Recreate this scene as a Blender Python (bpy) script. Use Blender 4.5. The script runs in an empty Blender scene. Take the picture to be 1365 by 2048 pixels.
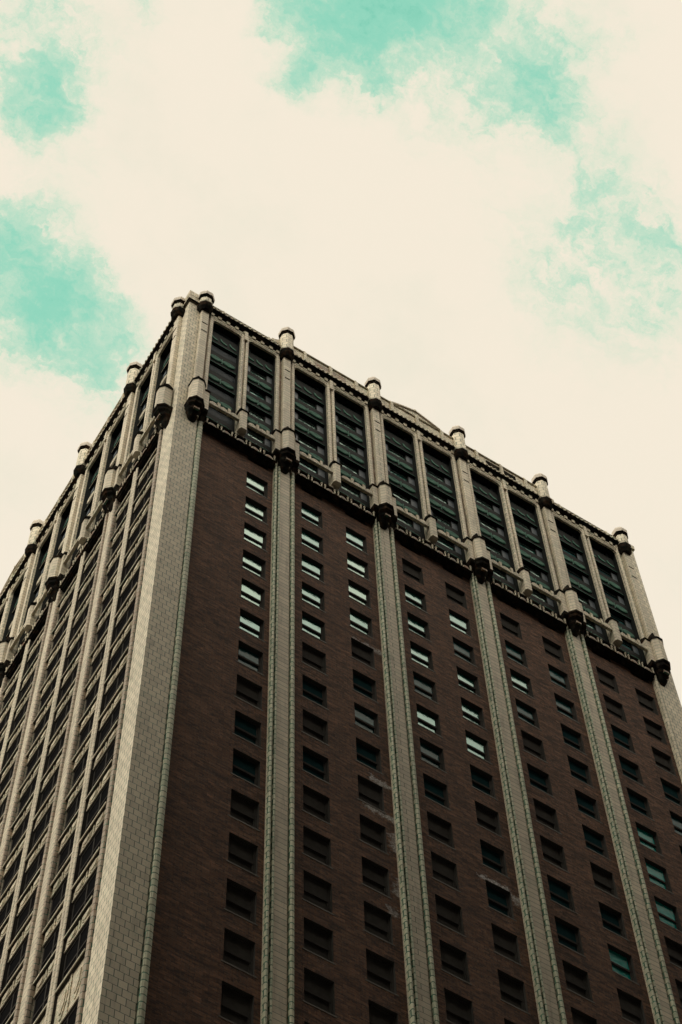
import bpy, bmesh, math, random
from mathutils import Matrix, Vector
random.seed(7)
R = math.radians
sc = bpy.context.scene
G = 121.3                                   # height of the tower's first full window row above the street
# ------------------------------------------------------------------ camera
def cam_axes(yaw, pitch, roll):
    y, p, r = R(yaw), R(pitch), R(roll)
    F = Vector((math.sin(-y)*math.cos(p), math.cos(-y)*math.cos(p), math.sin(p)))
    Rt = Vector((math.cos(-y), -math.sin(-y), 0)); U = Rt.cross(F)
    return math.cos(r)*Rt+math.sin(r)*U, -math.sin(r)*Rt+math.cos(r)*U, F
CP = Vector((-19.1209, -44.6579, -119.6697+G))
RT, UP, FW = cam_axes(-34.5128, 64.0793, -2.91)
FPX, PX, PY = 4582.73, 682.5+22.14, 1024+154.18
cd = bpy.data.cameras.new('camera'); cam = bpy.data.objects.new('camera', cd)
sc.collection.objects.link(cam); sc.camera = cam
m = Matrix((RT, UP, -FW)).transposed().to_4x4(); m.translation = CP; cam.matrix_world = m
cd.sensor_width = 36; cd.lens = FPX/2048*36; cd.shift_x = -22.14/2048; cd.shift_y = 154.18/2048
cd.clip_start = 0.1; cd.clip_end = 5000
def proj(p):
    v = Vector(p)-CP; w = v.dot(FW)
    return (PX+FPX*v.dot(RT)/w, PY-FPX*v.dot(UP)/w, w)
def pixdir(px, py): return (FW+RT*((px-PX)/FPX)-UP*((py-PY)/FPX)).normalized()
# ------------------------------------------------------------------ light
SUN_EL, SUN_AZ = 42, 273                    # degrees; azimuth clockwise from +Y
sun = bpy.data.lights.new('sun', 'SUN'); so = bpy.data.objects.new('sun', sun); sc.collection.objects.link(so)
sun.energy = 1.05; sun.angle = R(16); sun.color = (1, .93, .80)
sd = Vector((math.sin(R(SUN_AZ))*math.cos(R(SUN_EL)), math.cos(R(SUN_AZ))*math.cos(R(SUN_EL)), math.sin(R(SUN_EL))))
so.rotation_euler = sd.to_track_quat('Z', 'Y').to_euler(); so.location = (0, 0, 300)
sc.view_settings.view_transform = 'Standard'; sc.view_settings.look = 'None'
sc.view_settings.exposure = 0; sc.view_settings.gamma = 1
# ------------------------------------------------------------------ node helpers
class NT:
    def __init__(s, nt): s.t = nt; nt.nodes.clear()
    def n(s, typ, **kw):
        ins = kw.pop('ins', {}); nd = s.t.nodes.new(typ)
        for k, v in kw.items(): setattr(nd, k, v)
        for k, v in ins.items(): s.put(nd.inputs[k], v)
        return nd
    def put(s, sock, v):
        if isinstance(v, bpy.types.NodeSocket): s.t.links.new(v, sock)
        elif v is not None:
            if isinstance(v, (tuple, list)) and len(v) == 3 and sock.type == 'RGBA': v = (*v, 1)
            sock.default_value = v
    def m(s, op, a, b=None, c=None, clamp=False):
        nd = s.n('ShaderNodeMath', operation=op, use_clamp=clamp)
        for i, v in enumerate((a, b, c)):
            if v is not None: s.put(nd.inputs[i], v)
        return nd.outputs[0]
    def vm(s, op, a, b=None, scale=None):
        nd = s.n('ShaderNodeVectorMath', operation=op); s.put(nd.inputs[0], a)
        if b is not None: s.put(nd.inputs[1], b)
        if scale is not None: s.put(nd.inputs['Scale'], scale)
        return nd.outputs['Value'] if op in ('DOT_PRODUCT', 'LENGTH', 'DISTANCE') else nd.outputs[0]
    def mix(s, f, a, b, mode='MIX'):
        nd = s.n('ShaderNodeMix', data_type='RGBA', blend_type=mode)
        s.put(nd.inputs[0], f); s.put(nd.inputs[6], a); s.put(nd.inputs[7], b); return nd.outputs[2]
    def noise(s, vec, scale, detail=4, rough=.55, out='Fac'):
        nd = s.n('ShaderNodeTexNoise'); s.put(nd.inputs['Vector'], vec)
        s.put(nd.inputs['Scale'], scale); s.put(nd.inputs['Detail'], detail); s.put(nd.inputs['Roughness'], rough)
        return nd.outputs[out]
    def ss(s, x, lo, hi):
        nd = s.n('ShaderNodeMapRange', interpolation_type='SMOOTHSTEP'); s.put(nd.inputs[0], x)
        nd.inputs[1].default_value = lo; nd.inputs[2].default_value = hi; return nd.outputs[0]
# ------------------------------------------------------------------ sky: Nishita air behind a broken cloud deck
w = bpy.data.worlds.new('World'); sc.world = w; w.use_nodes = True
N = NT(w.node_tree)
sky = N.n('ShaderNodeTexSky', sky_type='NISHITA', sun_disc=False, sun_elevation=R(SUN_EL), sun_rotation=R(SUN_AZ),
          air_density=1.0, dust_density=1.5, ozone_density=1.0)
dirv = N.n('ShaderNodeTexCoord').outputs['Generated']
wob = N.vm('SUBTRACT', N.noise(dirv, 42, 5, .6, 'Color'), (.5, .5, .5))
wob2 = N.vm('SUBTRACT', N.noise(dirv, 170, 5, .65, 'Color'), (.5, .5, .5))
dw = N.vm('ADD', N.vm('ADD', dirv, N.vm('SCALE', wob, scale=.040)), N.vm('SCALE', wob2, scale=.012))
# openings in the cloud deck: (x, y, reach, depth)
gaps = [(1120,220,70,.14),(1190,340,90,.10),(1250,470,110,.08),(700,60,110,.2),(750,10,115,.95),(645,85,90,.46),(860,0,95,.55),(985,22,85,.62),(1105,145,75,.66),(1015,190,95,.42),
        (560,20,50,.42),(605,150,50,.30),(1165,280,75,.30),(1230,390,85,.22),(1110,470,120,.18),(1320,520,90,.24),(900,180,120,.20),
        (1110,620,90,.20),(1290,620,120,.20),(1180,60,80,.20),(50,170,70,.58),(100,250,65,.62),(60,30,75,.34),(25,480,90,.66),(95,560,95,.50),
        (165,640,90,.50),(40,640,85,.44),(205,765,90,.30),(250,690,70,.26),(160,380,80,.16),(150,100,110,.18),(300,25,45,.2)]
acc = 0.0
for x, y, r, a in gaps:
    c = pixdir(x, y); rr = r/FPX*1.9
    d2 = N.vm('DISTANCE', dw, tuple(c))
    acc = N.m('ADD', acc, N.m('MULTIPLY', N.ss(d2, rr, 0.0), a))
hem = N.ss(N.noise(dirv, 3.2, 5, .6), .56, .70)          # openings elsewhere in the sky
cc = pixdir(682, 500)
out = N.ss(N.vm('DISTANCE', dirv, tuple(cc)), .32, .45)
acc = N.m('ADD', acc, N.m('MULTIPLY', hem, N.m('MULTIPLY', out, .9)))
fine = N.m('SUBTRACT', N.noise(N.vm('MULTIPLY', dw, (1.0, 1.9, 1.0)), 60, 9, .66), .5)
acc = N.m('ADD', acc, N.m('MULTIPLY', fine, N.m('ADD', .3, N.m('MULTIPLY', N.ss(acc, 0, .4), 1.25))))
mid = N.m('SUBTRACT', N.noise(dirv, 24, 6, .62), .5)
acc = N.m('ADD', acc, N.m('MULTIPLY', mid, N.m('MULTIPLY', N.ss(acc, .02, .45), 1.35)))
thin = N.ss(acc, -.02, .62); deep = N.ss(acc, .26, 1.2); dpr = N.ss(acc, 1.15, 1.7)
air = N.mix(1.0, sky.outputs[0], (2.55, 4.15, 1.62), 'MULTIPLY')
cloud = N.mix(N.ss(N.noise(dirv, 13, 7, .62), .48, .75), (9.12, 8.25, 6.84), (8.55, 8.0, 6.6))
veil = N.mix(deep, (6.2, 7.75, 6.05), (2.9, 6.85, 5.25))
veil = N.mix(dpr, veil, (1.8, 5.9, 4.4))
veil = N.mix(N.m('MULTIPLY', deep, .10), veil, air)
# unseen glow added to the deck, away from the sun, to brighten the street front
gl_ = (math.sin(R(205))*math.cos(R(44)), math.cos(R(205))*math.cos(R(44)), math.sin(R(44)))
lift = N.m('ADD', 1.0, N.m('MULTIPLY', N.ss(N.vm('DOT_PRODUCT', dirv, gl_), .54, .93), 2.7))
col = N.mix(thin, cloud, veil)
col = N.vm('SCALE', col, scale=lift)
bg = N.n('ShaderNodeBackground'); N.put(bg.inputs[0], col); bg.inputs[1].default_value = .1
N.t.links.new(bg.outputs[0], N.n('ShaderNodeOutputWorld').inputs[0])
# ------------------------------------------------------------------ materials
def wallcoords(N):
    g = N.n('ShaderNodeNewGeometry'); p = N.n('ShaderNodeSeparateXYZ'); N.put(p.inputs[0], g.outputs['Position'])
    q = N.n('ShaderNodeSeparateXYZ'); N.put(q.inputs[0], g.outputs['True Normal'])
    isx = N.m('GREATER_THAN', N.m('ABSOLUTE', q.outputs[0]), N.m('ABSOLUTE', q.outputs[1]))
    u = N.m('ADD', N.m('MULTIPLY', isx, p.outputs[1]), N.m('MULTIPLY', N.m('SUBTRACT', 1, isx), p.outputs[0]))
    c = N.n('ShaderNodeCombineXYZ'); N.put(c.inputs[0], u); N.put(c.inputs[1], p.outputs[2])
    return g.outputs['Position'], c.outputs[0]
def mat(name, rough=.8, spec=.3):
    ma = bpy.data.materials.new(name); ma.use_nodes = True; N = NT(ma.node_tree)
    b = N.n('ShaderNodeBsdfPrincipled'); b.inputs['Roughness'].default_value = rough
    b.inputs['Specular IOR Level'].default_value = spec
    N.t.links.new(b.outputs[0], N.n('ShaderNodeOutputMaterial').inputs[0]); return ma, N, b
def terracotta(name, a, b_, mortar, bw=.56, bh=.27, stain=.5, rust=.0, ms=.012, soot=.25, spec=.15, pat=.75):
    ma, N, b = mat(name, .6, spec); P, uv = wallcoords(N)
    br = N.n('ShaderNodeTexBrick', offset=.5); N.put(br.inputs['Vector'], uv)
    N.put(br.inputs['Color1'], a); N.put(br.inputs['Color2'], b_)
    N.put(br.inputs['Mortar'], mortar); br.inputs['Scale'].default_value = 1; br.inputs['Mortar Size'].default_value = ms
    br.inputs['Mortar Smooth'].default_value = .2; br.inputs['Brick Width'].default_value = bw; br.inputs['Row Height'].default_value = bh
    oi = N.n('ShaderNodeObjectInfo').outputs['Random']
    c = N.vm('SCALE', br.outputs['Color'], scale=N.m('ADD', .80, N.m('MULTIPLY', oi, .24)))
    n1 = N.noise(P, .9, 6, .6); n2 = N.noise(P, 5, 5, .65)
    n3 = N.noise(N.vm('MULTIPLY', P, (3, 3, .35)), 1.0, 5, .6)
    c = N.mix(N.m('MULTIPLY', N.ss(n3, .5, .72), soot), c, (.13, .105, .08))
    c = N.mix(N.m('MULTIPLY', N.ss(n1, .5, .75), stain*.5), c, (.40, .46, .33))
    # green copper wash in the joints and blotches
    c = N.mix(N.m('MULTIPLY', N.m('MULTIPLY', br.outputs['Fac'], N.ss(n2, .45, .6)), pat), c, (.04, .20, .13))
    n4 = N.noise(P, 9, 3, .6)
    c = N.mix(N.m('MULTIPLY', N.ss(n4, .60, .70), stain), c, (.12, .34, .22))
    if rust: c = N.mix(N.m('MULTIPLY', N.ss(N.noise(P, 2.2, 4, .6), .48, .66), rust), c, (.26, .11, .04))
    N.put(b.inputs['Base Color'], c)
    bp = N.n('ShaderNodeBump', invert=True); bp.inputs['Strength'].default_value = .5; bp.inputs['Distance'].default_value = .02
    N.put(bp.inputs['Height'], br.outputs['Fac']); N.put(b.inputs['Normal'], bp.outputs[0]); return ma
TC = terracotta('glazed_terracotta', (.88, .79, .62), (.72, .64, .50), (.17, .15, .115), bw=.40, bh=.46, ms=.018, soot=.35)
TC2 = terracotta('banded_terracotta', (.80, .70, .545), (.64, .56, .44), (.16, .14, .11), bw=4, bh=.40, stain=.5, ms=.018, soot=.4)
RIB = terracotta('verdigris_washed_terracotta', (.72, .70, .53), (.50, .55, .40), (.10, .16, .11), bw=4, bh=.44, stain=1.0, ms=.04, soot=.5, rust=.12)
RIBB = terracotta('brown_stained_terracotta', (.50, .40, .31), (.38, .31, .24), (.07, .05, .04), bw=4, bh=.44, stain=.4, ms=.03, rust=.25)
TCR = terracotta('rust_streaked_terracotta', (.40, .30, .22), (.22, .17, .13), (.06, .05, .04), bw=2, bh=.3, stain=.3, rust=.8)
ORN = terracotta('moulded_terracotta', (.84, .74, .57), (.56, .49, .37), (.20, .17, .13), bw=.31, bh=.21, stain=1.0, rust=.25, ms=.01, soot=.35)
SHADE = terracotta('shade_blackened_stone', (.020, .018, .016), (.012, .011, .011), (.008, .008, .008), stain=.05, rust=.10, spec=.0, pat=.1)  # near-black base puts underside shade into corbels, ledges and cornices
def brickmat():
    ma, N, b = mat('dark_brown_brick', .9, .15); P, uv = wallcoords(N)
    br = N.n('ShaderNodeTexBrick', offset=.5); N.put(br.inputs['Vector'], uv)
    N.put(br.inputs['Color1'], (.19, .092, .055)); N.put(br.inputs['Color2'], (.070, .042, .033)); N.put(br.inputs['Mortar'], (.11, .095, .085))
    for k, v in (('Scale', 1), ('Mortar Size', .010), ('Mortar Smooth', .3), ('Brick Width', .30), ('Row Height', .11)): br.inputs[k].default_value = v
    c = br.outputs['Color']
    n1 = N.noise(P, .45, 6, .62); n2 = N.noise(N.vm('MULTIPLY', P, (.7, .7, 5)), 1.1, 6, .65); n3 = N.noise(P, 6, 6, .75)
    c = N.mix(N.ss(n1, .38, .66), c, N.mix(1, c, (.74, .74, .76), 'MULTIPLY'))
    c = N.mix(N.m('MULTIPLY', N.ss(n2, .50, .68), .55), c, (.035, .026, .023))
    c = N.mix(N.m('MULTIPLY', N.ss(n3, .50, .66), .55), c, (.26, .125, .065))
    b2 = N.n('ShaderNodeTexBrick', offset=.37); N.put(b2.inputs['Vector'], uv)
    N.put(b2.inputs['Color1'], (1.5, 1.45, 1.4)); N.put(b2.inputs['Color2'], (.62, .60, .62)); N.put(b2.inputs['Mortar'], (.55, .55, .55))
    for k, v in (('Scale', 1), ('Mortar Size', .02), ('Mortar Smooth', .4), ('Brick Width', .62), ('Row Height', .27)): b2.inputs[k].default_value = v
    c = N.mix(.62, c, N.mix(1.0, c, b2.outputs['Color'], 'MULTIPLY'))
    n5 = N.noise(N.vm('MULTIPLY', P, (1.6, 1.6, 7)), 1.3, 5, .7)
    c = N.mix(N.m('MULTIPLY', N.ss(n5, .52, .70), .6), c, N.mix(1.0, c, (1.9, 1.75, 1.65), 'MULTIPLY'))
    # rising damp course lines every few storeys
    s = N.n('ShaderNodeSeparateXYZ'); N.put(s.inputs[0], uv)
    zz = N.m('ADD', s.outputs[1], N.m('MULTIPLY', N.noise(P, .7, 3), .5))
    ln = N.m('ABSOLUTE', N.m('SUBTRACT', N.m('FRACT', N.m('DIVIDE', zz, 7.0)), .5))
    c = N.mix(N.m('MULTIPLY', N.ss(ln, .022, .0), N.m('MULTIPLY', N.ss(N.noise(P, .35, 3), .42, .58), .6)), c, (.03, .022, .02))
    # pale efflorescence where water runs beside some windows: (u0, u1, z0, z1) on the wall
    ef = 0.0; nz = N.noise(P, 3.2, 6, .7)
    for (u0, u1, z0, z1, a) in EFF:
        du = N.m('SUBTRACT', N.m('ABSOLUTE', N.m('SUBTRACT', s.outputs[0], (u0+u1)/2)), (u1-u0)/2)
        dz = N.m('SUBTRACT', N.m('ABSOLUTE', N.m('SUBTRACT', s.outputs[1], (z0+z1)/2)), (z1-z0)/2)
        e = N.m('ADD', N.m('MAXIMUM', du, dz), N.m('MULTIPLY', N.m('SUBTRACT', nz, .5), 1.5))
        ef = N.m('MAXIMUM', ef, N.m('MULTIPLY', N.ss(e, .16, -.12), min(1, a*1.5)))
    c = N.mix(ef, c, N.mix(N.ss(N.noise(P, 11, 5, .7), .4, .65), (.22, .20, .19), (.75, .72, .70)))
    N.put(b.inputs['Base Color'], c)
    bp = N.n('ShaderNodeBump', invert=True); bp.inputs['Strength'].default_value = .6; bp.inputs['Distance'].default_value = .015
    N.put(bp.inputs['Height'], br.outputs['Fac']); N.put(b.inputs['Normal'], bp.outputs[0]); return ma
def wallpt(px, py, d=.2):
    r = pixdir(px, py); t = (d-CP.y)/r.y; p = CP+r*t; return p.x, p.z
EFF = []
for (x0, y0, wd, ht, a) in ((706, 1274, 1.9, .28, .45), (742, 1552, 1.5, .35, .55), (733, 1608, 1.7, .3, .7), (784, 1665, .3, 1.6, .5), (790, 1755, .3, 1.5, .45),
                         (775, 1812, .5, .5, .4), (962, 1748, 1.5, .35, .95), (1028, 1790, .4, .7, .5), (1205, 1828, .15, .3, .5)):
    u, z = wallpt(x0, y0); EFF.append((u, u+wd, z-ht, z, a))
BRICK = brickmat()
def plain(name, col, rough=.7, spec=.3, var=.35, scale=3, metal=0):
    ma, N, b = mat(name, rough, spec); P = N.n('ShaderNodeNewGeometry').outputs['Position']
    d = tuple(x*(1-var) for x in col)
    N.put(b.inputs['Base Color'], N.mix(N.noise(P, scale, 6, .65), d, tuple(min(1, x*(1+var)) for x in col)))
    b.inputs['Metallic'].default_value = metal; return ma
DARK = plain('dusty_black_metal', (.075, .070, .066), .9, .0, .3)
LINTEL = plain('shade_dark_lintel', (.050, .046, .043), .95, .0, .3)  # near-black put in for shade under sills and on mullion sides
COPPER = plain('verdigris_copper', (.008, .0105, .0105), .8, .1, .6, 4)
OVAL = plain('green_weathered_relief', (.05, .16, .115), .7, .1, .9, 14)
PANEL = plain('slate_blue_panel', (.07, .095, .12), .6, .3, .5, 6)
LOUV = plain('slate_blue_louvre', (.05, .075, .10), .6, .3, .6, 3)
ROOF = plain('roof_felt', (.06, .06, .06), .95, .1)
COPE = plain('weathered_coping', (.58, .51, .43), .7, .3, .25, 3)
def glass(name, base, tint, ior, rough=.05, wav=.5, lev=.5):
    ma, N, b = mat(name, rough, lev); P = N.n('ShaderNodeNewGeometry').outputs['Position']
    b.inputs['IOR'].default_value = ior; N.put(b.inputs['Specular Tint'], tint)
    n = N.noise(P, 2.6, 4, .6)
    N.put(b.inputs['Base Color'], N.mix(n, tuple(x*.6 for x in base), tuple(x*1.4 for x in base)))
    N.put(b.inputs['Roughness'], N.m('ADD', rough, N.m('MULTIPLY', N.noise(P, 7, 4), .15)))
    bp = N.n('ShaderNodeBump'); bp.inputs['Strength'].default_value = wav; bp.inputs['Distance'].default_value = .05
    N.put(bp.inputs['Height'], N.noise(P, 1.7, 3)); N.put(b.inputs['Normal'], bp.outputs[0]); return ma
GA = glass('sky_bright_glass', (.06, .13, .11), (.50, 1, .80), 1.95)  # bright sky reflection put into tint and base colour
GB = glass('sky_pale_glass', (.02, .12, .10), (.18, .95, .78), 1.8, lev=.36)
GC = glass('green_tinted_glass', (.012, .085, .090), (.10, .50, .48), 1.45, lev=.03)
GD = glass('dull_green_glass', (.016, .046, .052), (.08, .2, .22), 1.4, lev=0)
GE = glass('dull_dark_glass', (.075, .070, .066), (.05, .055, .06), 1.2, .4, lev=0)
GT = glass('teal_film_glass', (.004, .30, .27), (.05, .8, .7), 1.4, lev=.04)
GL = plain('black_glass', (.011, .011, .012), .5, .0, .3)
GLASS = {'A': GA, 'B': GB, 'C': GC, 'c': GD, 'D': GE, 'T': GT}  # bright to dark copies standing in for uneven sky reflections
# ------------------------------------------------------------------ mesh helpers
def T(f, u, d, z): return (u, d, z+G) if f == 'R' else (d, u, z+G)
class MB:
    def __init__(s, f='R'): s.v = []; s.f = []; s.F = f; s.off = 0
    def add(s, vs, fs, raw=False):
        o = len(s.v); s.v += [v if raw else T(s.F, *v) for v in vs]; s.f += [tuple(i+o for i in q) for q in fs]; return s
    def box(s, u0, u1, d0, d1, z0, z1):
        vs = [(u, d, z) for z in (z0, z1) for d in (d0, d1) for u in (u0, u1)]
        return s.add(vs, [(0,1,3,2),(4,5,7,6),(0,1,5,4),(2,3,7,6),(0,2,6,4),(1,3,7,5)])
    def prof(s, pts, z0, z1):               # plan outline (u, d) extruded upwards
        n = len(pts); vs = [(u, d, z0) for u, d in pts]+[(u, d, z1) for u, d in pts]
        return s.add(vs, [tuple(range(n)), tuple(range(n, 2*n))]+[(i, (i+1) % n, n+(i+1) % n, n+i) for i in range(n)])
    def side(s, pts, u0, u1):               # section (d, z) extruded along the wall
        n = len(pts); vs = [(u0, d, z) for d, z in pts]+[(u1, d, z) for d, z in pts]
        return s.add(vs, [tuple(range(n)), tuple(range(n, 2*n))]+[(i, (i+1) % n, n+(i+1) % n, n+i) for i in range(n)])
    def face(s, pts, d0, d1):               # elevation outline (u, z) with thickness
        n = len(pts); vs = [(u, d0, z) for u, z in pts]+[(u, d1, z) for u, z in pts]
        return s.add(vs, [tuple(range(n)), tuple(range(n, 2*n))]+[(i, (i+1) % n, n+(i+1) % n, n+i) for i in range(n)])
    def lathe(s, u, d, prof, n=8, sq=1.0):  # prof: (radius, z)
        vs = []; fs = []
        for r, z in prof:
            for i in range(n):
                a = (i+.5)/n*2*math.pi; vs.append((u+r*math.cos(a), d+r*sq*math.sin(a), z))
        for k in range(len(prof)-1):
            for i in range(n): fs.append((k*n+i, k*n+(i+1) % n, (k+1)*n+(i+1) % n, (k+1)*n+i))
        fs += [tuple(range(n)), tuple(range((len(prof)-1)*n, len(prof)*n))]
        return s.add(vs, fs)
    def quad(s, a, b, c, d): return s.add([a, b, c, d], [(0, 1, 2, 3)])
    def mesh(s, name, m, bevel=0):
        me = bpy.data.meshes.new(name); me.from_pydata(s.v, [], s.f); me.materials.append(m)
        b = bmesh.new(); b.from_mesh(me); bmesh.ops.recalc_face_normals(b, faces=b.faces)
        if bevel: bmesh.ops.bevel(b, geom=list(b.edges), offset=bevel, segments=1, affect='EDGES', clamp_overlap=True)
        b.to_mesh(me); b.free(); return me
    def build(s, name, m, parent=None, bevel=0):
        o = bpy.data.objects.new(name, s.mesh(name, m, bevel)); sc.collection.objects.link(o)
        if parent: o.parent = parent
        return o
def wall(mb, u0, u1, z0, z1, holes, d, rev):
    us = sorted({u0, u1, *[h[0] for h in holes], *[h[1] for h in holes]}); zs = sorted({z0, z1, *[h[2] for h in holes], *[h[3] for h in holes]})
    for i in range(len(us)-1):
        for j in range(len(zs)-1):
            a, b, c, e = us[i], us[i+1], zs[j], zs[j+1]; mu, mz = (a+b)/2, (c+e)/2
            if any(h[0] < mu < h[1] and h[2] < mz < h[3] for h in holes): continue
            mb.quad((a, d, c), (b, d, c), (b, d, e), (a, d, e))
    for a, b, c, e in holes:
        mb.quad((a, d, c), (a, d, e), (a, rev, e), (a, rev, c)); mb.quad((b, d, c), (b, d, e), (b, rev, e), (b, rev, c))
        mb.quad((a, d, e), (b, d, e), (b, rev, e), (a, rev, e)); mb.quad((a, d, c), (b, d, c), (b, rev, c), (a, rev, c))
def link_copy(o, parent, loc=None, name=None):
    c = o.copy(); sc.collection.objects.link(c); c.parent = parent
    if loc is not None: c.location = loc
    return c
# ================================================================== THE SETTING
def struct(o): o['kind'] = 'structure'; return o
asph = plain('asphalt', (.10, .10, .095), .9, .2, .4, 2); pave = plain('paving', (.30, .28, .25), .9, .2, .3, 1)
def slab(name, x0, x1, y0, y1, z0, z1, m):
    mb = MB(); mb.box(x0, x1, y0, y1, z0-G, z1-G); return struct(mb.build(name, m))
mb = MB(); mb.quad((-1500, -1500, -G-.3), (1500, -1500, -G-.3), (1500, 1500, -G-.3), (-1500, 1500, -G-.3)); struct(mb.build('ground', plain('earth', (.05, .048, .043), .95, .1)))
slab('road', -24, -8, -36, 300, -.25, -.12, asph)
slab('pavement', -7.8, 45, -4.5, 70, -.25, .02, pave)
slab('road', 48, 60, -300, 300, -.25, -.121, asph)
slab('pavement', -34, -24.2, -46.5, 300, -.25, .02, pave)
slab('road', -7.8, 47.8, -36, -5, -.25, -.122, asph)
slab('pavement', -22, 47.8, -46.5, -36.3, -.245, .015, pave)
# ================================================================== THE TOWER
tower = bpy.data.objects.new('office_tower', None); sc.collection.objects.link(tower)
tower['label'] = 'tall brown brick office tower with cream terracotta piers, ornate crown and roof turrets'
tower['category'] = 'skyscraper'
WR, WL = 35.2, 48.4
CR = [7.25+6.8*i for i in range(4)]; CL = [7.25+6.8*i for i in range(6)]
ZB = -G+.0                                   # street level
def wlist(f):                                # (u0, u1) of the crown openings, grouped by bay
    C = CR if f == 'R' else CL; W = WR if f == 'R' else WL
    bays = [((1.80, 3.90), (4.47, C[0]-.68))]
    for i in range(len(C)-1):
        a, b = C[i]+.68, C[i+1]-.68; mid = (a+b)/2; bays.append(((a, mid-.28), (mid+.28, b)))
    a, b = C[-1]+.68, W-1.8; mid = (a+b)/2; bays.append(((a, mid-.27), (mid+.27, b)))
    return bays
# ---- brick wall of the street front, bay by bay, with its windows
cols = [[(4.90, 6.30)]]+[[(c+1.27, c+2.67), (c+4.25, c+5.65)] for c in CR[:3]]+[[(28.97, 30.37), (31.80, 33.2)]]
lv = {0: 'DAAAAABCDccDDDDDDDDDDDDDDDDDDDDDDD', 1: 'CBBBBBDcDcDDDDDDDDDDDDDDDDDDDDDDDDD', 2: 'DBAABDcCcDDDDDDDDDDDDDDDDDDDDDDDDD',
      3: 'DCBBBCBCcDDDDDDDDDDDDDDDDDDDDDDDDD', 4: 'cBBCBBBcDccDDDDDDDDDDDDDDDDDDDDDDD', 5: 'DBCBCDcDDccDDDDDDDDDDDDDDDDDDDDDDD',
      6: 'CBCCccccDcTDDDDDDDDDDDDDDDDDDDDDDD', 7: 'CDDcccTTTDDDDDDDDDDDDDDDDDDDDDDDDD', 8: 'DDDDcCcDDDDDDDDDDDDDDDDDDDDDDDDDDD'}
NK = 33; H = 3.5
def rwin(k): return (-1.80+.4-H*k, .4-H*k) if k == -1 else (-1.82-H*k, .4-H*k)
for bi, cs in enumerate(cols):
    ua = 1.75 if bi == 0 else CR[bi-1]+.6; ub = CR[bi]-.6 if bi < 4 else WR-1.7
    mb = MB(); wall(mb, ua, ub, ZB, 3.75, [(a, b, *rwin(k)) for k in range(-1, NK) for a, b in cs], .2, .23)
    mb.build('brick_wall', BRICK, tower)
# window meshes (origin at the opening's lower left, on the wall face)
def local(mb, name, m): return mb.mesh(name, m)
def L0(f):
    mb = MB(f); mb.v = []; return mb
def loc(f, u, d, z): return Vector(T(f, u, d, z))-Vector((0, 0, 0))
def TL(f, u, d, z): return Vector(T(f, u, d, z-G))
class LB(MB):                                # builds in local coordinates
    def add(s, vs, fs, raw=False):
        o = len(s.v); s.v += [(u, d, z) if s.F == 'R' else (d, u, z) for u, d, z in vs]; s.f += [tuple(i+o for i in q) for q in fs]; return s
wv = 1.4; wh = 2.22
fr = LB('R')
for a, b, c, e in ((0, .07, 0, wh), (wv-.07, wv, 0, wh), (.07, wv-.07, wh-.08, wh), (.07, wv-.07, 0, .08)):
    fr.box(a, b, .34, .52, c, e)
fr.box(.07, wv-.07, .365, .47, .97, 1.13)                                     # meeting rail
fr.box(.07, .12, .38, .50, .08, 2.14); fr.box(wv-.14, wv-.07, .38, .50, .08, 2.14)
fr.box(0, wv, .205, .339, wh-.012, wh-.002)                                   # dark head and jamb linings
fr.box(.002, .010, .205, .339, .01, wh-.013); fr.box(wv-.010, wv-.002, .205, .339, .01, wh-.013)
fr_me = fr.mesh('sash_frame', DARK)
gl = LB('R'); gl.box(.12, wv-.14, .40, .42, 1.13, wh-.08).box(.12, wv-.14, .45, .47, .08, .97)
gl_me = {k: gl.mesh('glass_panes', m) for k, m in GLASS.items()}
sl = LB('R'); sl.box(-.08, wv+.08, .185, .5, -.10, -.004); sl_me = sl.mesh('sill', plain('dark_sill', (.10, .085, .07)))
cand = []
ci = 0
for bi, cs in enumerate(cols):
    for a, b in cs:
        for k in range(-1, NK):
            z0, z1 = rwin(k); p = proj((a+.7, .2, z0+1+G)); w_ = p[2]
            inside = -40 < p[0] < 1400 and -40 < p[1] < 2090
            cand.append((0 if inside else 1, w_, a, z0, lv[ci][k+1], k))
        ci += 1
cand.sort(key=lambda t: (t[0], t[1]))
rest = MB('R'); restg = MB('R'); n_in = 0
for i, (o_, w_, a, z0, g, k) in enumerate(cand):
    if i < 100:
        fo = bpy.data.objects.new('sash_window', fr_me); sc.collection.objects.link(fo); fo.parent = tower; fo.location = (a, 0, z0+G)
        if k == -1: fo.scale = (1, 1, .81)
        go = bpy.data.objects.new('glass', gl_me[g]); sc.collection.objects.link(go); go.parent = fo; go.rotation_euler = (R(random.uniform(-.7, .7)), 0, R(random.uniform(-.9, .9)))
        s_ = bpy.data.objects.new('sill', sl_me); sc.collection.objects.link(s_); s_.parent = fo
        if g in 'AB': fo['label'] = 'sash window with glass coloured for a bright sky reflection'
    else:
        rest.add([(x+a, y, z+z0) for x, y, z in fr.v], fr.f); restg.add([(x+a, y, z+z0) for x, y, z in gl.v], gl.f)
ro = rest.build('sash_windows', DARK, tower); ro['kind'] = 'stuff'
rg = restg.build('glass', GE, ro)
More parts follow.
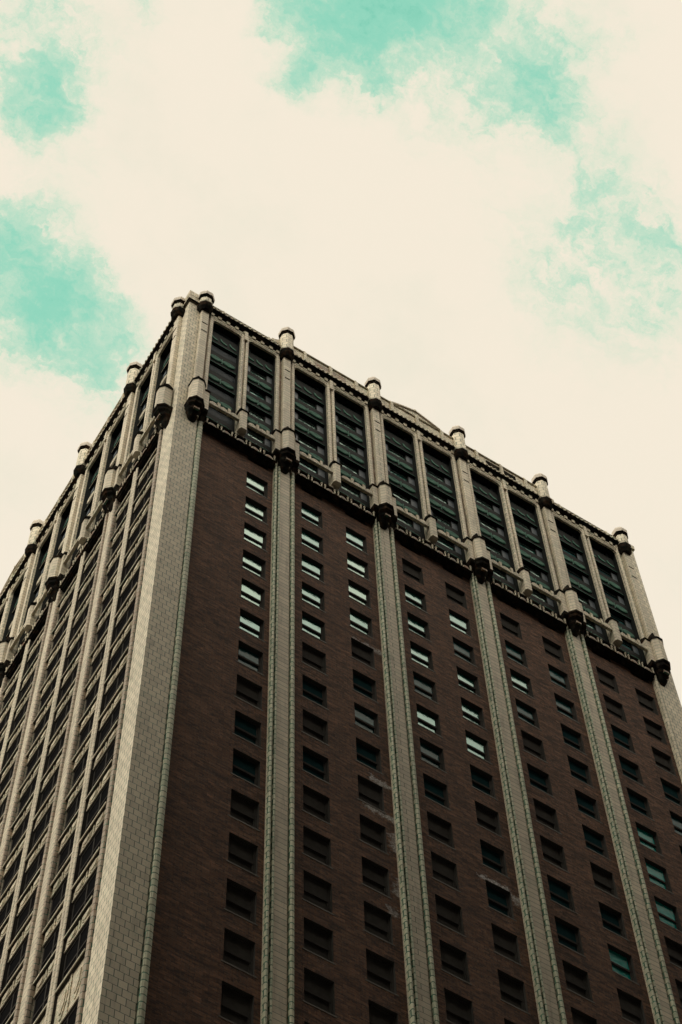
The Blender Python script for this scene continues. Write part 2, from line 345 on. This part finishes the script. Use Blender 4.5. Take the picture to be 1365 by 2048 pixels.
# ---- lower piers of the street front
def roll(u0, u1, d, h):                      # rounded rib, outline points from u0 to u1
    c = (u0+u1)/2; r = (u1-u0)/2
    return [(c-r*math.cos(t*math.pi/5), d-h*math.sin(t*math.pi/5)**.7 if 0 < t < 5 else d) for t in range(6)]
def make_pier(f, c, d=0.0, back=.35):
    o = MB(f).prof([(c-.655, back), (c-.655, d+.11), (c-.28, d+.11), (c-.28, d), (c+.36, d), (c+.36, d+.12), (c+.675, d+.12), (c+.675, back)], ZB, 3.0).build('pier', TC2, tower)
    for a, b, h, m in ((c-.66, c-.50, .13, RIBB if f == 'L' else RIB), (c-.42, c-.285, .11, TC2 if f == 'L' else RIB), (c+.45, c+.68, .13, RIBB if f == 'L' else RIB)):
        MB(f).prof([(a, d+.109)]+roll(a, b, d+.02, h)+[(b, d+.109)], ZB, 3.0).build('rib', m, o)
for c in CR: make_pier('R', c)
for c in CL: make_pier('L', c, -.10, .45)
# ---- the corner pier, and the piers that close both fronts
mb = MB('R'); mb.add([(0, 0, ZB), (1.41, 0, ZB), (1.41, .6, ZB), (.6, .6, ZB), (.6, 1.41, ZB), (0, 1.41, ZB),
                      (0, 0, 23.2), (1.41, 0, 23.2), (1.41, .6, 23.2), (.6, .6, 23.2), (.6, 1.41, 23.2), (0, 1.41, 23.2)],
                     [(0,1,2,3,4,5),(6,7,8,9,10,11),(0,1,7,6),(1,2,8,7),(2,3,9,8),(3,4,10,9),(4,5,11,10),(5,0,6,11)])
cpier = mb.build('corner_pier', TC, tower)
for f in 'RL':
    mb = MB(f); o = [(1.41, .4), (1.41, .09), (1.46, .09)]+roll(1.46, 1.77, .0, .13)+[(1.77, .4)]; mb.prof(o, ZB, 3.0)
    mb.build('rib', RIB if f == 'R' else RIBB, cpier)
MB('R').prof([(WR-1.75, .35)]+roll(WR-1.75, WR-1.5, 0, .12)+[(WR-1.46, .08), (WR-1.4, .08), (WR-1.4, 0), (WR, 0), (WR, 1.8), (WR-1.2, 1.8), (WR-1.2, .35)], ZB, 23.2).build('pier', TC, tower)
MB('L').prof([(WL-1.75, .35)]+roll(WL-1.75, WL-1.5, -.1, .12)+[(WL-1.46, .08), (WL-1.4, .08), (WL-1.4, 0), (WL, 0), (WL, 1.8), (WL-1.2, 1.8), (WL-1.2, .35)], ZB, 23.2).build('pier', TC, tower)
# ---- side street front: mullions, spandrels with shields, deep windows
bl = wlist('L'); LH = lambda k: (-.19-H*k) if k < 14 else (-51.0-H*(k-14))   # window heads
NL = 32
lopen = []
for bi, bay in enumerate(bl):
    a0 = 1.78 if bi == 0 else CL[bi-1]+.68; b0 = CL[bi]-.66 if bi < len(CL) else WL-1.75
    mid = (bay[0][1]+bay[1][0])/2 + (.2 if bi == 0 else 0)
    mb = MB('L'); mb.prof([(mid-.27, .5)]+roll(mid-.27, mid-.02, -.10, .06)+[(mid-.02, -.06), (mid+.02, -.06)]+roll(mid+.02, mid+.27, -.10, .06)+[(mid+.27, .5)], ZB, 3.2)
    mo = mb.build('mullion', TC2, tower)
    for q in (mid-.275, mid+.275): MB('L').box(q-.004, q+.004, -.085, .17, ZB, 3.1).build('shade_lining', LINTEL, mo)  # dark strip painted as the shaded side of the mullion
    lopen += [(a0, mid-.27), (mid+.27, b0)]
def shield(mb, uc, zc, w_, h_, d):           # tapering relief plate, pointed foot
    pts = [(uc-w_/2, zc+h_*.45), (uc-w_*.30, zc+h_*.5), (uc+w_*.30, zc+h_*.5), (uc+w_/2, zc+h_*.45), (uc+w_*.44, zc-h_*.1), (uc+w_*.1, zc-h_*.5), (uc-w_*.1, zc-h_*.5), (uc-w_*.44, zc-h_*.1)]
    mb.face(pts, d-.035, d+.02)
lc = []
for a, b in lopen:
    for k in range(-1, NL):
        top = LH(k+1)+.80+.0                # sill of window k = top of spandrel below it
        if k+1 == 14: top = LH(13)-2.75
        z_head = LH(k) if k >= 0 else 3.0
        p = proj((0.03, (a+b)/2, top+G)); inside = p[0] > -60 and p[1] < 2110 and p[0] < 1400
        lc.append((0 if inside else 1, p[2], a, b, k, top, z_head))
lc.sort(key=lambda t: (t[0], t[1]))
cache = {}
def spandrel_mesh(wd, ht):
    key = (round(wd, 3), round(ht, 2))
    if key in cache: return cache[key]
    mb = LB('L'); mb.box(0, wd, .03, .5, 0, ht)                                  # panel, origin at its lower corner
    mb.box(0.02, wd-.02, -.01, .028, .003, .07)
    n = 2
    for q in range(n):
        uc = wd*(q+.5)/n; mb2 = mb
        shield(mb, uc, ht*.52, wd*.36, ht*.74, .028); shield(mb, uc, ht*.52, wd*.26, ht*.5, -.01)
    mb.box(wd/2-.05, wd/2+.05, -.02, .028, .07, ht-.02); mb.lathe(wd/2, -.0, [(.03, .1), (.09, ht*.4), (.05, ht*.6), (.08, ht*.8), (.02, ht*.98)], 6, .5)
    si = LB('L'); si.box(0, wd, -.13, -.09, ht+.03, ht+.15)
    so_ = LB('L'); so_.box(0, wd, -.089, .5, ht+.004, ht+.14)  # dark board put in as the black shade under the sill
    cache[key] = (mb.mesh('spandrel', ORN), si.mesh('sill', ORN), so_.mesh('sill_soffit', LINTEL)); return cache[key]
def lwin_mesh(wd, ht):
    key = ('w', round(wd, 3), round(ht, 2))
    if key in cache: return cache[key]
    mb = LB('L')
    for q0, q1, r0, r1 in ((0, .08, 0, ht), (wd-.08, wd, 0, ht), (.08, wd-.08, ht-.12, ht), (.08, wd-.08, 0, .1), (.08, wd-.08, ht*.48, ht*.52), (wd/2-.04, wd/2+.04, .1, ht*.48), (wd/2-.04, wd/2+.04, ht*.52, ht-.12)):
        mb.box(q0, q1, .085, .17, r0, r1)
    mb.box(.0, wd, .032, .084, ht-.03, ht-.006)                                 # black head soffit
    g = LB('L'); g.box(.08, wd-.08, .12, .14, .1, ht-.12)
    cache[key] = (mb.mesh('window_frame', DARK), g.mesh('glass', GL)); return cache[key]
rs, rw, rgl, rsi, rso = MB('L'), MB('L'), MB('L'), MB('L'), MB('L')
for i, (o_, w_, a, b, k, top, zh) in enumerate(lc):
    zlow = LH(k+1)                          # head of the window below = foot of this spandrel
    sp, sim, sfm = spandrel_mesh(b-a, top-zlow); zt = top+.15; wn, wg = lwin_mesh(b-a, zh-zt)
    if i < 100:
        s_ = bpy.data.objects.new('spandrel', sp); sc.collection.objects.link(s_); s_.parent = tower; s_.location = (0, a, zlow+G)
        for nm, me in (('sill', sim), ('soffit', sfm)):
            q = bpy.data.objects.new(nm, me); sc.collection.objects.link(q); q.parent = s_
        o = bpy.data.objects.new('window', wn); sc.collection.objects.link(o); o.parent = tower; o.location = (0, a, zt+G)
        g = bpy.data.objects.new('glass', wg); sc.collection.objects.link(g); g.parent = o
    else:
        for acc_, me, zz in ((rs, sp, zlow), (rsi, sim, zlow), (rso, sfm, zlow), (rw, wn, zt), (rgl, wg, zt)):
            acc_.add([(v.co.x, v.co.y+a, v.co.z+zz+G) for v in me.vertices], [tuple(p.vertices) for p in me.polygons], raw=True)
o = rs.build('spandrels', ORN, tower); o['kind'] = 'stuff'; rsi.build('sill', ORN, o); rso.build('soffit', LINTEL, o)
o = rw.build('windows', DARK, tower); o['kind'] = 'stuff'; rgl.build('glass', GL, o)
# ---- ornamented ledge at the foot of the crown
def ledge(f, ua, ub, par):
    mb = MB(f); dd = .2 if f == 'R' else .4
    mb.side([(dd, 2.60), (-.02, 2.60), (-.05, 2.68), (-.15, 2.70), (-.17, 2.80), (-.26, 2.83), (-.26, 2.9), (dd, 2.9)], ua, ub)
    mb.side([(dd, 3.62), (dd, 3.5), (-.26, 3.5), (-.3, 3.62)], ua, ub)
    lo = mb.build('ledge', SHADE, par)
    n = max(2, round((ub-ua)/.95)); st = (ub-ua)/n; mo = MB(f); ru = MB(f)
    ru.box(ua+.02, ub-.02, -.12, dd-.02, 2.9, 3.5)
    for i in range(n):
        uc = ua+st*(i+.5)
        for s_ in (-1, 1):
            mo.lathe(uc+s_*(st*.5-.12), -.26, [(.07, 2.9), (.045, 3.0), (.045, 3.3), (.08, 3.42), (.06, 3.52)], 6)
        arch = [(uc-st*.30, 2.9)]+[(uc-st*.30*math.cos(t*math.pi/6), 2.9+.42*math.sin(t*math.pi/6)) for t in range(1, 6)]+[(uc+st*.30, 2.9)]
        ins = [(uc-st*.20, 2.92)]+[(uc-st*.20*math.cos(t*math.pi/6), 2.92+.3*math.sin(t*math.pi/6)) for t in range(1, 6)]+[(uc+st*.20, 2.92)]
        mo.face(arch, -.24, -.12); ru.face(ins, -.28, -.24)
    mo.build('frieze', ORN, lo); ru.build('arch_panels', TCR, lo)
def ledge_spans(C, W):
    e = [1.79]+[x for c in C for x in (c-.7, c+.7)]+[W-1.78]; return [(e[i], e[i+1]) for i in range(0, len(e), 2)]
for f, C, W in (('R', CR, WR), ('L', CL, WL)):
    for a, b in ledge_spans(C, W): ledge(f, a, b, tower)
# ---- crown piers, brackets, turrets
def crown_pier(f, c):
    mb = MB(f)
    for s_ in (-1, 1):
        a, b = sorted((c+s_*.68, c+s_*.44)); mb.prof([(a, .12)]+[(a, -.06), (a+.05, -.1), (b-.05, -.1), (b, -.06)]+[(b, .12)], 3.0, 21.2)
    mb.prof([(c-.27, .05), (c-.27, -.26), (c-.22, -.3), (c+.22, -.3), (c+.27, -.26), (c+.27, .05)], 3.0, 21.4)
    o = mb.build('crown_pier', TC2, tower)
    MB(f).prof([(c-.44, .119), (c-.44, .06), (c+.44, .06), (c+.44, .119)], 3.0, 21.3).build('recess', TCR, o)
    MB(f).box(c-.68, c+.68, .121, .9, 3.0, 21.24).build('jamb', COPPER, o)
    for zz in (17.25, 18.7): MB(f).box(c-.2, c+.2, -.33, -.301, zz, zz+.06).build('slot', SHADE, o)
    return o
def octbox(mb, c, w_, d0, d1, z0, z1, ch):
    mb.prof([(c-w_/2, d1), (c-w_/2, d0+ch), (c-w_/2+ch, d0), (c+w_/2-ch, d0), (c+w_/2, d0+ch), (c+w_/2, d1)], z0, z1)
def bracket(f, c, side_boxes=(-1, 1), cu=None):
    mb = MB(f); octbox(mb, c, .84, -.86, -.1, 4.36, 7.2, .24)
    for s_ in side_boxes: a, b = sorted((c+s_*.47, c+s_*.82)); mb.box(a, b, -.44, -.02, 4.36, 7.1)
    o = mb.build('bracket', TC2, tower)
    k = MB(f)
    # black cap, sloping back to the pier, with a small gablet
    pts0 = [(c-.47, -.1), (c-.47, -.64), (c-.2, -.92), (c+.2, -.92), (c+.47, -.64), (c+.47, -.1)]
    pts1 = [(c-.30, -.3), (c-.30, -.42), (c-.12, -.5), (c+.12, -.5), (c+.30, -.42), (c+.30, -.3)]
    n = 6; vs = [(u, d, 7.2) for u, d in pts0]+[(u, d, 7.36) for u, d in pts0]+[(u, d, 8.15) for u, d in pts1]+[(u*0+c+(u-c)*.2, d, 8.7) for u, d in pts1]
    fs = [tuple(range(n))]+[(r*n+i, r*n+(i+1) % n, (r+1)*n+(i+1) % n, (r+1)*n+i) for r in range(3) for i in range(n)]+[tuple(range(3*n, 4*n))]
    k.add(vs, fs)
    for s_ in side_boxes: a, b = sorted((c+s_*.45, c+s_*.86)); k.side([(-.02, 7.1), (-.5, 7.1), (-.5, 7.24), (-.12, 7.6), (-.02, 7.6)], a, b)
    k.build('cap', SHADE, o)
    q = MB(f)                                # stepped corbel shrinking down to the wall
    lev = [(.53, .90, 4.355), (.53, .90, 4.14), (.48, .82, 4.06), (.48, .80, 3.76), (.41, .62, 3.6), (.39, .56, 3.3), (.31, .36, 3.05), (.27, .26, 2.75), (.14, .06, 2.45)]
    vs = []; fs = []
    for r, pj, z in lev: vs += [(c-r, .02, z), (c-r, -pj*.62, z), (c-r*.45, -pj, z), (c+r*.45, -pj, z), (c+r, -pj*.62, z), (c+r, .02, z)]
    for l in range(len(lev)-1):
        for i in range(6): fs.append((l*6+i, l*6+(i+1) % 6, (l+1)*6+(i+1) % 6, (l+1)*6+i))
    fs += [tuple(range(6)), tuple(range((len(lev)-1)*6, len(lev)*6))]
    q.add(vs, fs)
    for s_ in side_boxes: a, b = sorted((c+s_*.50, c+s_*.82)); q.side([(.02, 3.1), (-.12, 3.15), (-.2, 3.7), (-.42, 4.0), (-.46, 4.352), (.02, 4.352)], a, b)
    q.build('corbel', SHADE, o)
    g = MB(f); g.face([(c-.16, 3.2), (c+.2, 3.2), (c+.2, 3.42), (c-.16, 3.42)], -.62, -.5); g.build('rosette', TCR, o)
    return o
def turret(f, c, dz=0, d=-.22):
    mb = MB(f); dz -= .4; mb.lathe(c, d, [(.40, 21.9), (.46, 22.3), (.46, 25.2+dz)], 8); o = mb.build('turret', TC, tower)
    k = MB(f); k.lathe(c, d, [(.465, 25.50+dz), (.48, 25.58+dz), (.55, 25.62+dz)], 8); k.build('neck_ring', SHADE, o)  # black ring painted as the shade beneath the cap
    k = MB(f); k.lathe(c, d, [(.53, 25.625+dz), (.57, 25.64+dz), (.59, 26.0+dz), (.52, 26.3+dz), (.34, 26.55+dz), (.1, 26.7+dz)], 8); k.build('cap', COPE, o)
    k = MB(f); k.lathe(c, d, [(.34, 20.95), (.40, 21.1), (.50, 21.3), (.53, 21.7), (.54, 21.86), (.44, 22.0)], 8); k.build('collar', SHADE, o)
    # quadrant buttress that leans against the shaft
    b_ = MB(f)
    for s_ in ((-1, 1) if dz > -1 else ()):
        pts = [(c+s_*.40, 23.0), (c+s_*1.05, 23.0), (c+s_*1.05, 24.15+dz*.6)]+[(c+s_*(1.05-.65*math.sin(t*math.pi/8)), 25.3+dz-(1.15+dz*.4)*math.cos(t*math.pi/8)) for t in range(1, 5)]
        b_.face(pts, -.10, .15)
    if dz > -1: b_.build('buttress', ORN, o)
for f, C in (('R', CR), ('L', CL)):
    for c in C: crown_pier(f, c-.03); bracket(f, c-.06); turret(f, c-.06)
# corner and end groups
for f, W in (('R', WR), ('L', WL)):
    for c, s_, sb, dz in ((1.08, 1, (1,), -2.0), (W-1.05, -1, (-1,), -1.5)):
        mb = MB(f); a, b = sorted((c+s_*.72, c+s_*.46)); mb.prof([(a, .12), (a, -.06), (a+.05, -.1), (b-.05, -.1), (b, -.06), (b, .12)], 3.0, 21.2)
        mb.prof([(c-.27, .05), (c-.27, -.26), (c-.22, -.3), (c+.22, -.3), (c+.27, -.26), (c+.27, .05)], 3.0, 21.4)
        o = mb.build('crown_pier', TC2, tower)
        a, b = sorted((c+s_*.27, c+s_*.46)); MB(f).prof([(a, .119), (a, .05), (b, .05), (b, .119)], 3.0, 21.3).build('recess', TCR, o)
        a, b = sorted((c+s_*.27, c+s_*.72)); MB(f).box(a, b, .701 if False else .121, .9, 3.0, 21.24).build('jamb', COPPER, o)
        for zz in (17.25, 18.7): MB(f).box(c-.2, c+.2, -.33, -.301, zz, zz+.06).build('slot', SHADE, o)
        bracket(f, c-.08, sb); turret(f, c-.05, dz)
# ---- crown openings: copper-clad infill with side panels, deep windows and oval reliefs
bays = {'R': wlist('R'), 'L': wlist('L')}
def ellipse(uc, zc, ru, rz, n=12): return [(uc+ru*math.cos(t*2*math.pi/n), zc+rz*math.sin(t*2*math.pi/n)) for t in range(n)]
D = .40
def crown_opening(f, a, b, blank, gmat):
    w_ = b-a; pa, pb = a+.22*w_, b-.19*w_
    for j in range(6):
        s0 = 20.33-H*j if j < 5 else 3.5; zt = 21.28 if j == 0 else 20.33-H*j+1.42           # foot and head of this storey's window
        fr_ = MB(f); fr_.box(a, b, D, .62, s0-.10, s0+.02)                                   # sill bar
        if j: fr_.box(a, b, D+.001, .62, zt-.06, zt-.02)
        if 1:
            for q0, q1 in (((pa, pa+.06), (pb-.06, pb)) if not blank else ((a+.002, a+.05), (b-.05, b-.002))): fr_.box(q0, q1, .49, .70, s0+.021, zt-.061)
            if not blank: fr_.box(pa+.061, pb-.061, .56, .604, s0+.92, s0+1.0)
        wdo = fr_.build('crown_window', COPPER, tower)
        if blank:
            n = int((zt-s0)/.15)
            vs = [(.52, s0+.021)]
            for q in range(n-1): z = s0+.05+q*.15; vs += [(.52, z), (.485, z+.02), (.485, z+.07), (.52, z+.10)]
            pan = MB(f); pan.side(vs+[(.52, zt-.061), (.68, zt-.061), (.68, s0+.021)], a, b); pan.build('louvre', LOUV, wdo)
        else:
            for q0, q1 in ((a, pa-.002), (pb+.002, b)): MB(f).box(q0, q1, .50, .56, s0+.021, zt-.061).build('side_panel', PANEL, wdo)
            MB(f).box(pa+.061, pb-.061, .605, .618, s0+.021, zt-.061).build('glass', gmat[j], wdo)
        if j == 5: continue
        lo = 20.33-H*(j+1)+1.42
        sp = MB(f); sp.box(a, b, D, .9, lo-.02, s0-.101); sp.box(a, b, D-.06, D-.001, lo-.02, lo+.10); spo = sp.build('crown_spandrel', COPPER, tower)
        oz = s0-1.12
        if j == 0:
            for q in range(3):
                MB(f).face([(a+w_*(.05+q*.32), oz+.32), (a+w_*(.08+q*.32), oz-.04), (a+w_*(.18+q*.32), oz-.22), (a+w_*(.31+q*.32), oz-.24), (a+w_*(.27+q*.32), oz-.04), (a+w_*(.15+q*.32), oz+.06), (a+w_*(.09+q*.32), oz+.32)], D-.06, D-.002).build('crescent_relief', OVAL, spo)
        else:
            for uc in (a+w_*.27, a+w_*.73):
                mo = MB(f); e0 = ellipse(uc, oz, w_*.215, .36); e1 = ellipse(uc, oz, w_*.17, .27); n = 12
                mo.add([(u, D-.002, z) for u, z in e0]+[(u, D-.07, z) for u, z in e0]+[(u, D-.10, z) for u, z in e1]+[(uc, D-.06, oz)],
                       [(i, (i+1) % n, n+(i+1) % n, n+i) for i in range(n)]+[(n+i, n+(i+1) % n, 2*n+(i+1) % n, 2*n+i) for i in range(n)]+[(2*n+i, 2*n+(i+1) % n, 3*n) for i in range(n)])
                mo.build('oval_relief', OVAL if f == 'R' else ORN, spo)
            MB(f).box(a+w_*.5-.035, a+w_*.5+.035, D-.06, D-.002, oz-.42, oz+.40).build('divider', OVAL, spo)
        MB(f).box(a+.03, b-.03, D-.085, D-.061, lo+.02, lo+.07).build('string_course', OVAL if f == 'R' else ORN, spo)
for f in 'RL':
    for bi, bay in enumerate(bays[f]):
        for wi, (a, b) in enumerate(bay):
            if f == 'L' and bi > 4:              # beyond the edge of the view: one plain infill
                MB(f).box(a, b, D, .9, 3.4, 21.3).build('crown_infill', COPPER, tower)
            else:
                gm = [[GD, GA, GA, GA, GA, GB], [GD, GA, GB, GA, GA, GC], [GD, GA, GA, GA, GB, GB], [GD, GC, GD, GA, GB, GC], [GD, GD, GD, GC, GC, GC]]
                q = bi*2+wi
                crown_opening(f, a, b, f == 'R' and q == 0, gm[3 if q == 8 else 4 if q == 9 else q % 3] if f == 'R' else gm[q % 3])
            hd = MB(f); hd.face([(a, 21.25), (a, 20.85), (a+.12, 21.05), (a+.3, 21.12), (b-.3, 21.12), (b-.12, 21.05), (b, 20.85), (b, 21.25)], -.05, .10); hd.build('lintel', ORN, tower)
        # mullion with its hanging box
        (a0, a1), (b0, b1) = bay; mid = (a1+b0)/2; hw = (b0-a1)/2
        mb = MB(f); mb.prof([(a1, .12), (a1, 0)]+roll(a1, mid-.04, 0, .12)[1:]+[(mid-.04, .06), (mid+.04, .06)]+roll(mid+.04, b0, 0, .12)[:-1]+[(b0, 0), (b0, .12)], 3.3, 21.3)
        mb.prof([(mid-.12, .0), (mid-.12, -.2), (mid+.12, -.2), (mid+.12, 0)], 20.4, 21.9)
        mu = mb.build('mullion', TC2, tower); MB(f).box(a1, b0, .121, .9, 3.3, 21.24).build('jamb', COPPER, mu)
        bx = MB(f); bx.prof([(mid-.26, .0), (mid-.26, -.38), (mid-.17, -.52), (mid+.17, -.52), (mid+.26, -.38), (mid+.26, 0)], 4.4, 7.1); bx.build('pendant', TC2, mu)
        kc = MB(f); kc.side([(0, 7.1), (-.57, 7.1), (-.57, 7.24), (-.2, 7.58), (0, 7.58)], mid-.3, mid+.3); kc.build('cap', SHADE, mu)
        # balcony rail in front of both openings
        for (ra, rb) in ((a0, mid-.26), (mid+.26, b1)):
            rl = MB(f); rl.box(ra, rb, -.40, -.22, 5.72, 5.80); n = 3; st = (rb-ra)/n
            rl.box(ra, rb, -.33, -.24, 5.801, 5.95)
            for q in range(n):
                uc = ra+st*(q+.5)
                rl.face([(uc-st*.40, 5.82)]+[(uc-st*.40*math.cos(t*math.pi/8), 5.82+.46*math.sin(t*math.pi/8)) for t in range(1, 8)]+[(uc+st*.40, 5.82)], -.38, -.27)
                if q: rl.box(ra+st*q-.09, ra+st*q+.09, -.43, -.22, 5.66, 6.42)
            rl.build('balcony_rail', ORN, tower, 0)
# ---- cornice and parapet
def parapet(f, a, b, high, gable, bi):
    mb = MB(f)
    mb.side([(.7, 21.25), (-.02, 21.25), (-.02, 21.62), (-.05, 21.95), (-.16, 22.05), (-.16, 22.16), (-.34, 22.26), (-.34, 22.52), (.7, 22.52)], a, b)
    o = mb.build('cornice', SHADE, tower)
    t = MB(f); n = round((b-a)/.62)*1; st = (b-a)/n
    t.box(a, b, -.075, -.021, 21.252, 21.56)
    for q in range(n+1):
        u = min(max(a+.1, a+st*q), b-.1)
        t.face([(u-.09, 21.56), (u-.15, 21.82), (u-.10, 21.98), (u+.10, 21.98), (u+.15, 21.82), (u+.09, 21.56)], -.15, -.052)
        if q < n: t.face(ellipse(u+st*.5, 21.6, st*.3, .13, 8), -.10, -.076)
    t.build('corbel_table', ORN, o)
    rz = MB(f); n2 = round((b-a)/.34); s2 = (b-a)/n2
    for q in range(n2): rz.lathe(a+s2*(q+.5), -.36, [(.03, 22.28), (.10, 22.33), (.10, 22.45), (.03, 22.50)], 6, .6)
    rz.box(a, b, -.352, -.341, 22.29, 22.49); rz.build('rosette_band', ORN, o)
    top = 24.15 if high else 22.95
    p = MB(f); p.box(a-.1, b+.1, -.16, .35, 22.53, top)
    p.side([(.4, top), (-.24, top), (-.27, top+.06), (-.2, top+.16), (.4, top+.16)], a-.1, b+.1)
    par = p.build('parapet', ORN if high else TC, tower)
    if high:
        s_ = MB(f); s_.box(a, b, -.20, -.161, 22.56, 22.66); s_.build('string_course', SHADE, par)
        if not gable: 
            q = MB(f); q.box(a+1.7, b-1.7, -.19, -.162, 22.9, 23.8); q.build('panel', SHADE if bi == 3 else TCR, par)
    pin = [a+.85, b-.85] if not high else ([a+.9, a+2.35, b-.95-2.35+2.35-.0] if False else [a+.9, (a+b)/2, b-.9])
    for u in pin:
        zt = top+.16+(1.1 if gable and abs(u-(a+b)/2) < .1 else 0)
        pk = MB(f); pk.prof([(u-.11, -.16), (u-.11, -.30), (u+.11, -.30), (u+.11, -.16)], 22.53, top) if True else None
        pk.lathe(u, -.12, [(.13, zt-.16), (.16, zt), (.13, zt+.12), (.03, zt+.46)], 6); pk.build('pinnacle', ORN, par)
    if gable:
        g = MB(f); m0 = (a+b)/2; ul, ur = a+.95, b-.95
        pts = [(ul, top+.161), (ur, top+.161)]+[(ur-.02, top+.30)]+[(m0+(ur-m0)*(1-x), top+.25+.95*x**.8) for x in (.3, .6, 1)]+[(m0-(m0-ul)*x, top+.25+.95*(1-x)**.8) for x in (.4, .7)]+[(ul+.02, top+.30)]
        g.face(pts, -.14, .3)
        g.build('gable', TC, par)
        g2 = MB(f); e = pts[2:]
        for i in range(len(e)-1):
            (x0, z0), (x1, z1) = e[i], e[i+1]; g2.face([(x0, z0-.05), (x1, z1-.05), (x1, z1+.10), (x0, z0+.10)], -.24, .34)
        g2.build('coping', COPE, par)
for f, C, W in (('R', CR, WR), ('L', CL, WL)):
    e = [1.55]+[x for c in C for x in (c-.55, c+.45)]+[W-1.5]; sp = [(e[i], e[i+1]) for i in range(0, len(e), 2)]; nb = len(sp)
    for i, (a, b) in enumerate(sp): parapet(f, a, b, 0 < i < nb-1, i == (2 if f == 'R' else 3), i)
# corner block with its rosette course
mb = MB('R'); mb.box(-.12, .62, -.12, .62, 23.22, 23.95); cb = mb.build('corner_block', ORN, tower)
mb = MB('R'); mb.box(-.10, 1.0, -.10, -.004, 22.35, 23.2); mb.box(-.10, -.004, -.003, 1.0, 22.35, 23.2); mb.build('frieze', ORN, cb)
mb = MB('R'); mb.box(-.17, 1.05, -.17, -.101, 22.2, 22.36); mb.box(-.17, -.101, -.10, 1.05, 22.2, 22.36); mb.build('string_course', SHADE, cb)
MB('R').box(WR-.7, WR+.12, -.12, .6, 23.22, 23.8).build('corner_block', ORN, tower)
MB('L').box(WL-.7, WL+.12, -.12, .6, 23.22, 23.8).build('corner_block', ORN, tower)
# ---- dark interior, roof, rear walls
MB('R').box(1.2, WR-.3, 1.05, WL-.3, ZB, 22.4).build('core', LINTEL, tower)
MB('R').box(.36, WR-.1, .36, WL-.1, 22.45, 22.6).build('roof', ROOF, tower)
mb = MB('R'); mb.box(WR-.25, WR-.05, 1.81, WL-.05, ZB, 23.0); mb.box(1.81, WR-.26, WL-.25, WL-.05, ZB, 23.0); mb.build('rear_wall', BRICK, tower)
# ================================================================== unseen block across the street, added and sized to shade the lower storeys
BT = 55.0
def block(x0, x1, y0, y1, top, label):
    t = bpy.data.objects.new('shade_block', None); sc.collection.objects.link(t); t['label'] = label; t['category'] = 'building'
    t.location = (x0, y1, 0)
    hol = []
    u = x0+1.2
    while u < x1-2.5:
        z = ZB+6
        while z < top-4: hol.append((u, u+1.5, z, z+2.1)); z += 3.7
        u += 3.1
    def put(o): o.parent = t; o.matrix_parent_inverse = Matrix.Translation((-x0, -y1, 0)); return o
    mb = MB('R'); wall(mb, x0, x1, ZB, top, hol, y1, y1-.4)
    mb.quad((x0, y0, ZB), (x0, y1, ZB), (x0, y1, top), (x0, y0, top)); mb.quad((x1, y0, ZB), (x1, y1, ZB), (x1, y1, top), (x1, y0, top)); mb.quad((x0, y0, ZB), (x1, y0, ZB), (x1, y0, top), (x0, y0, top))
    put(mb.build('wall', OPP)); put(MB('R').box(x0+.1, x1-.1, y0+.1, y1-.42, ZB, top-.5).build('glazing', GE))
    put(MB('R').box(x0-.5, x1+.5, y0-.5, y1+.6, top+.003, top+1.2).build('cornice', OPP))
OPP = plain('smoke_dark_brick', (.040, .036, .033), .9, .1, .4, 1)
block(-130, 120, -85, -46.6, BT, 'unseen dark brick block across the street, added to shade the tower')
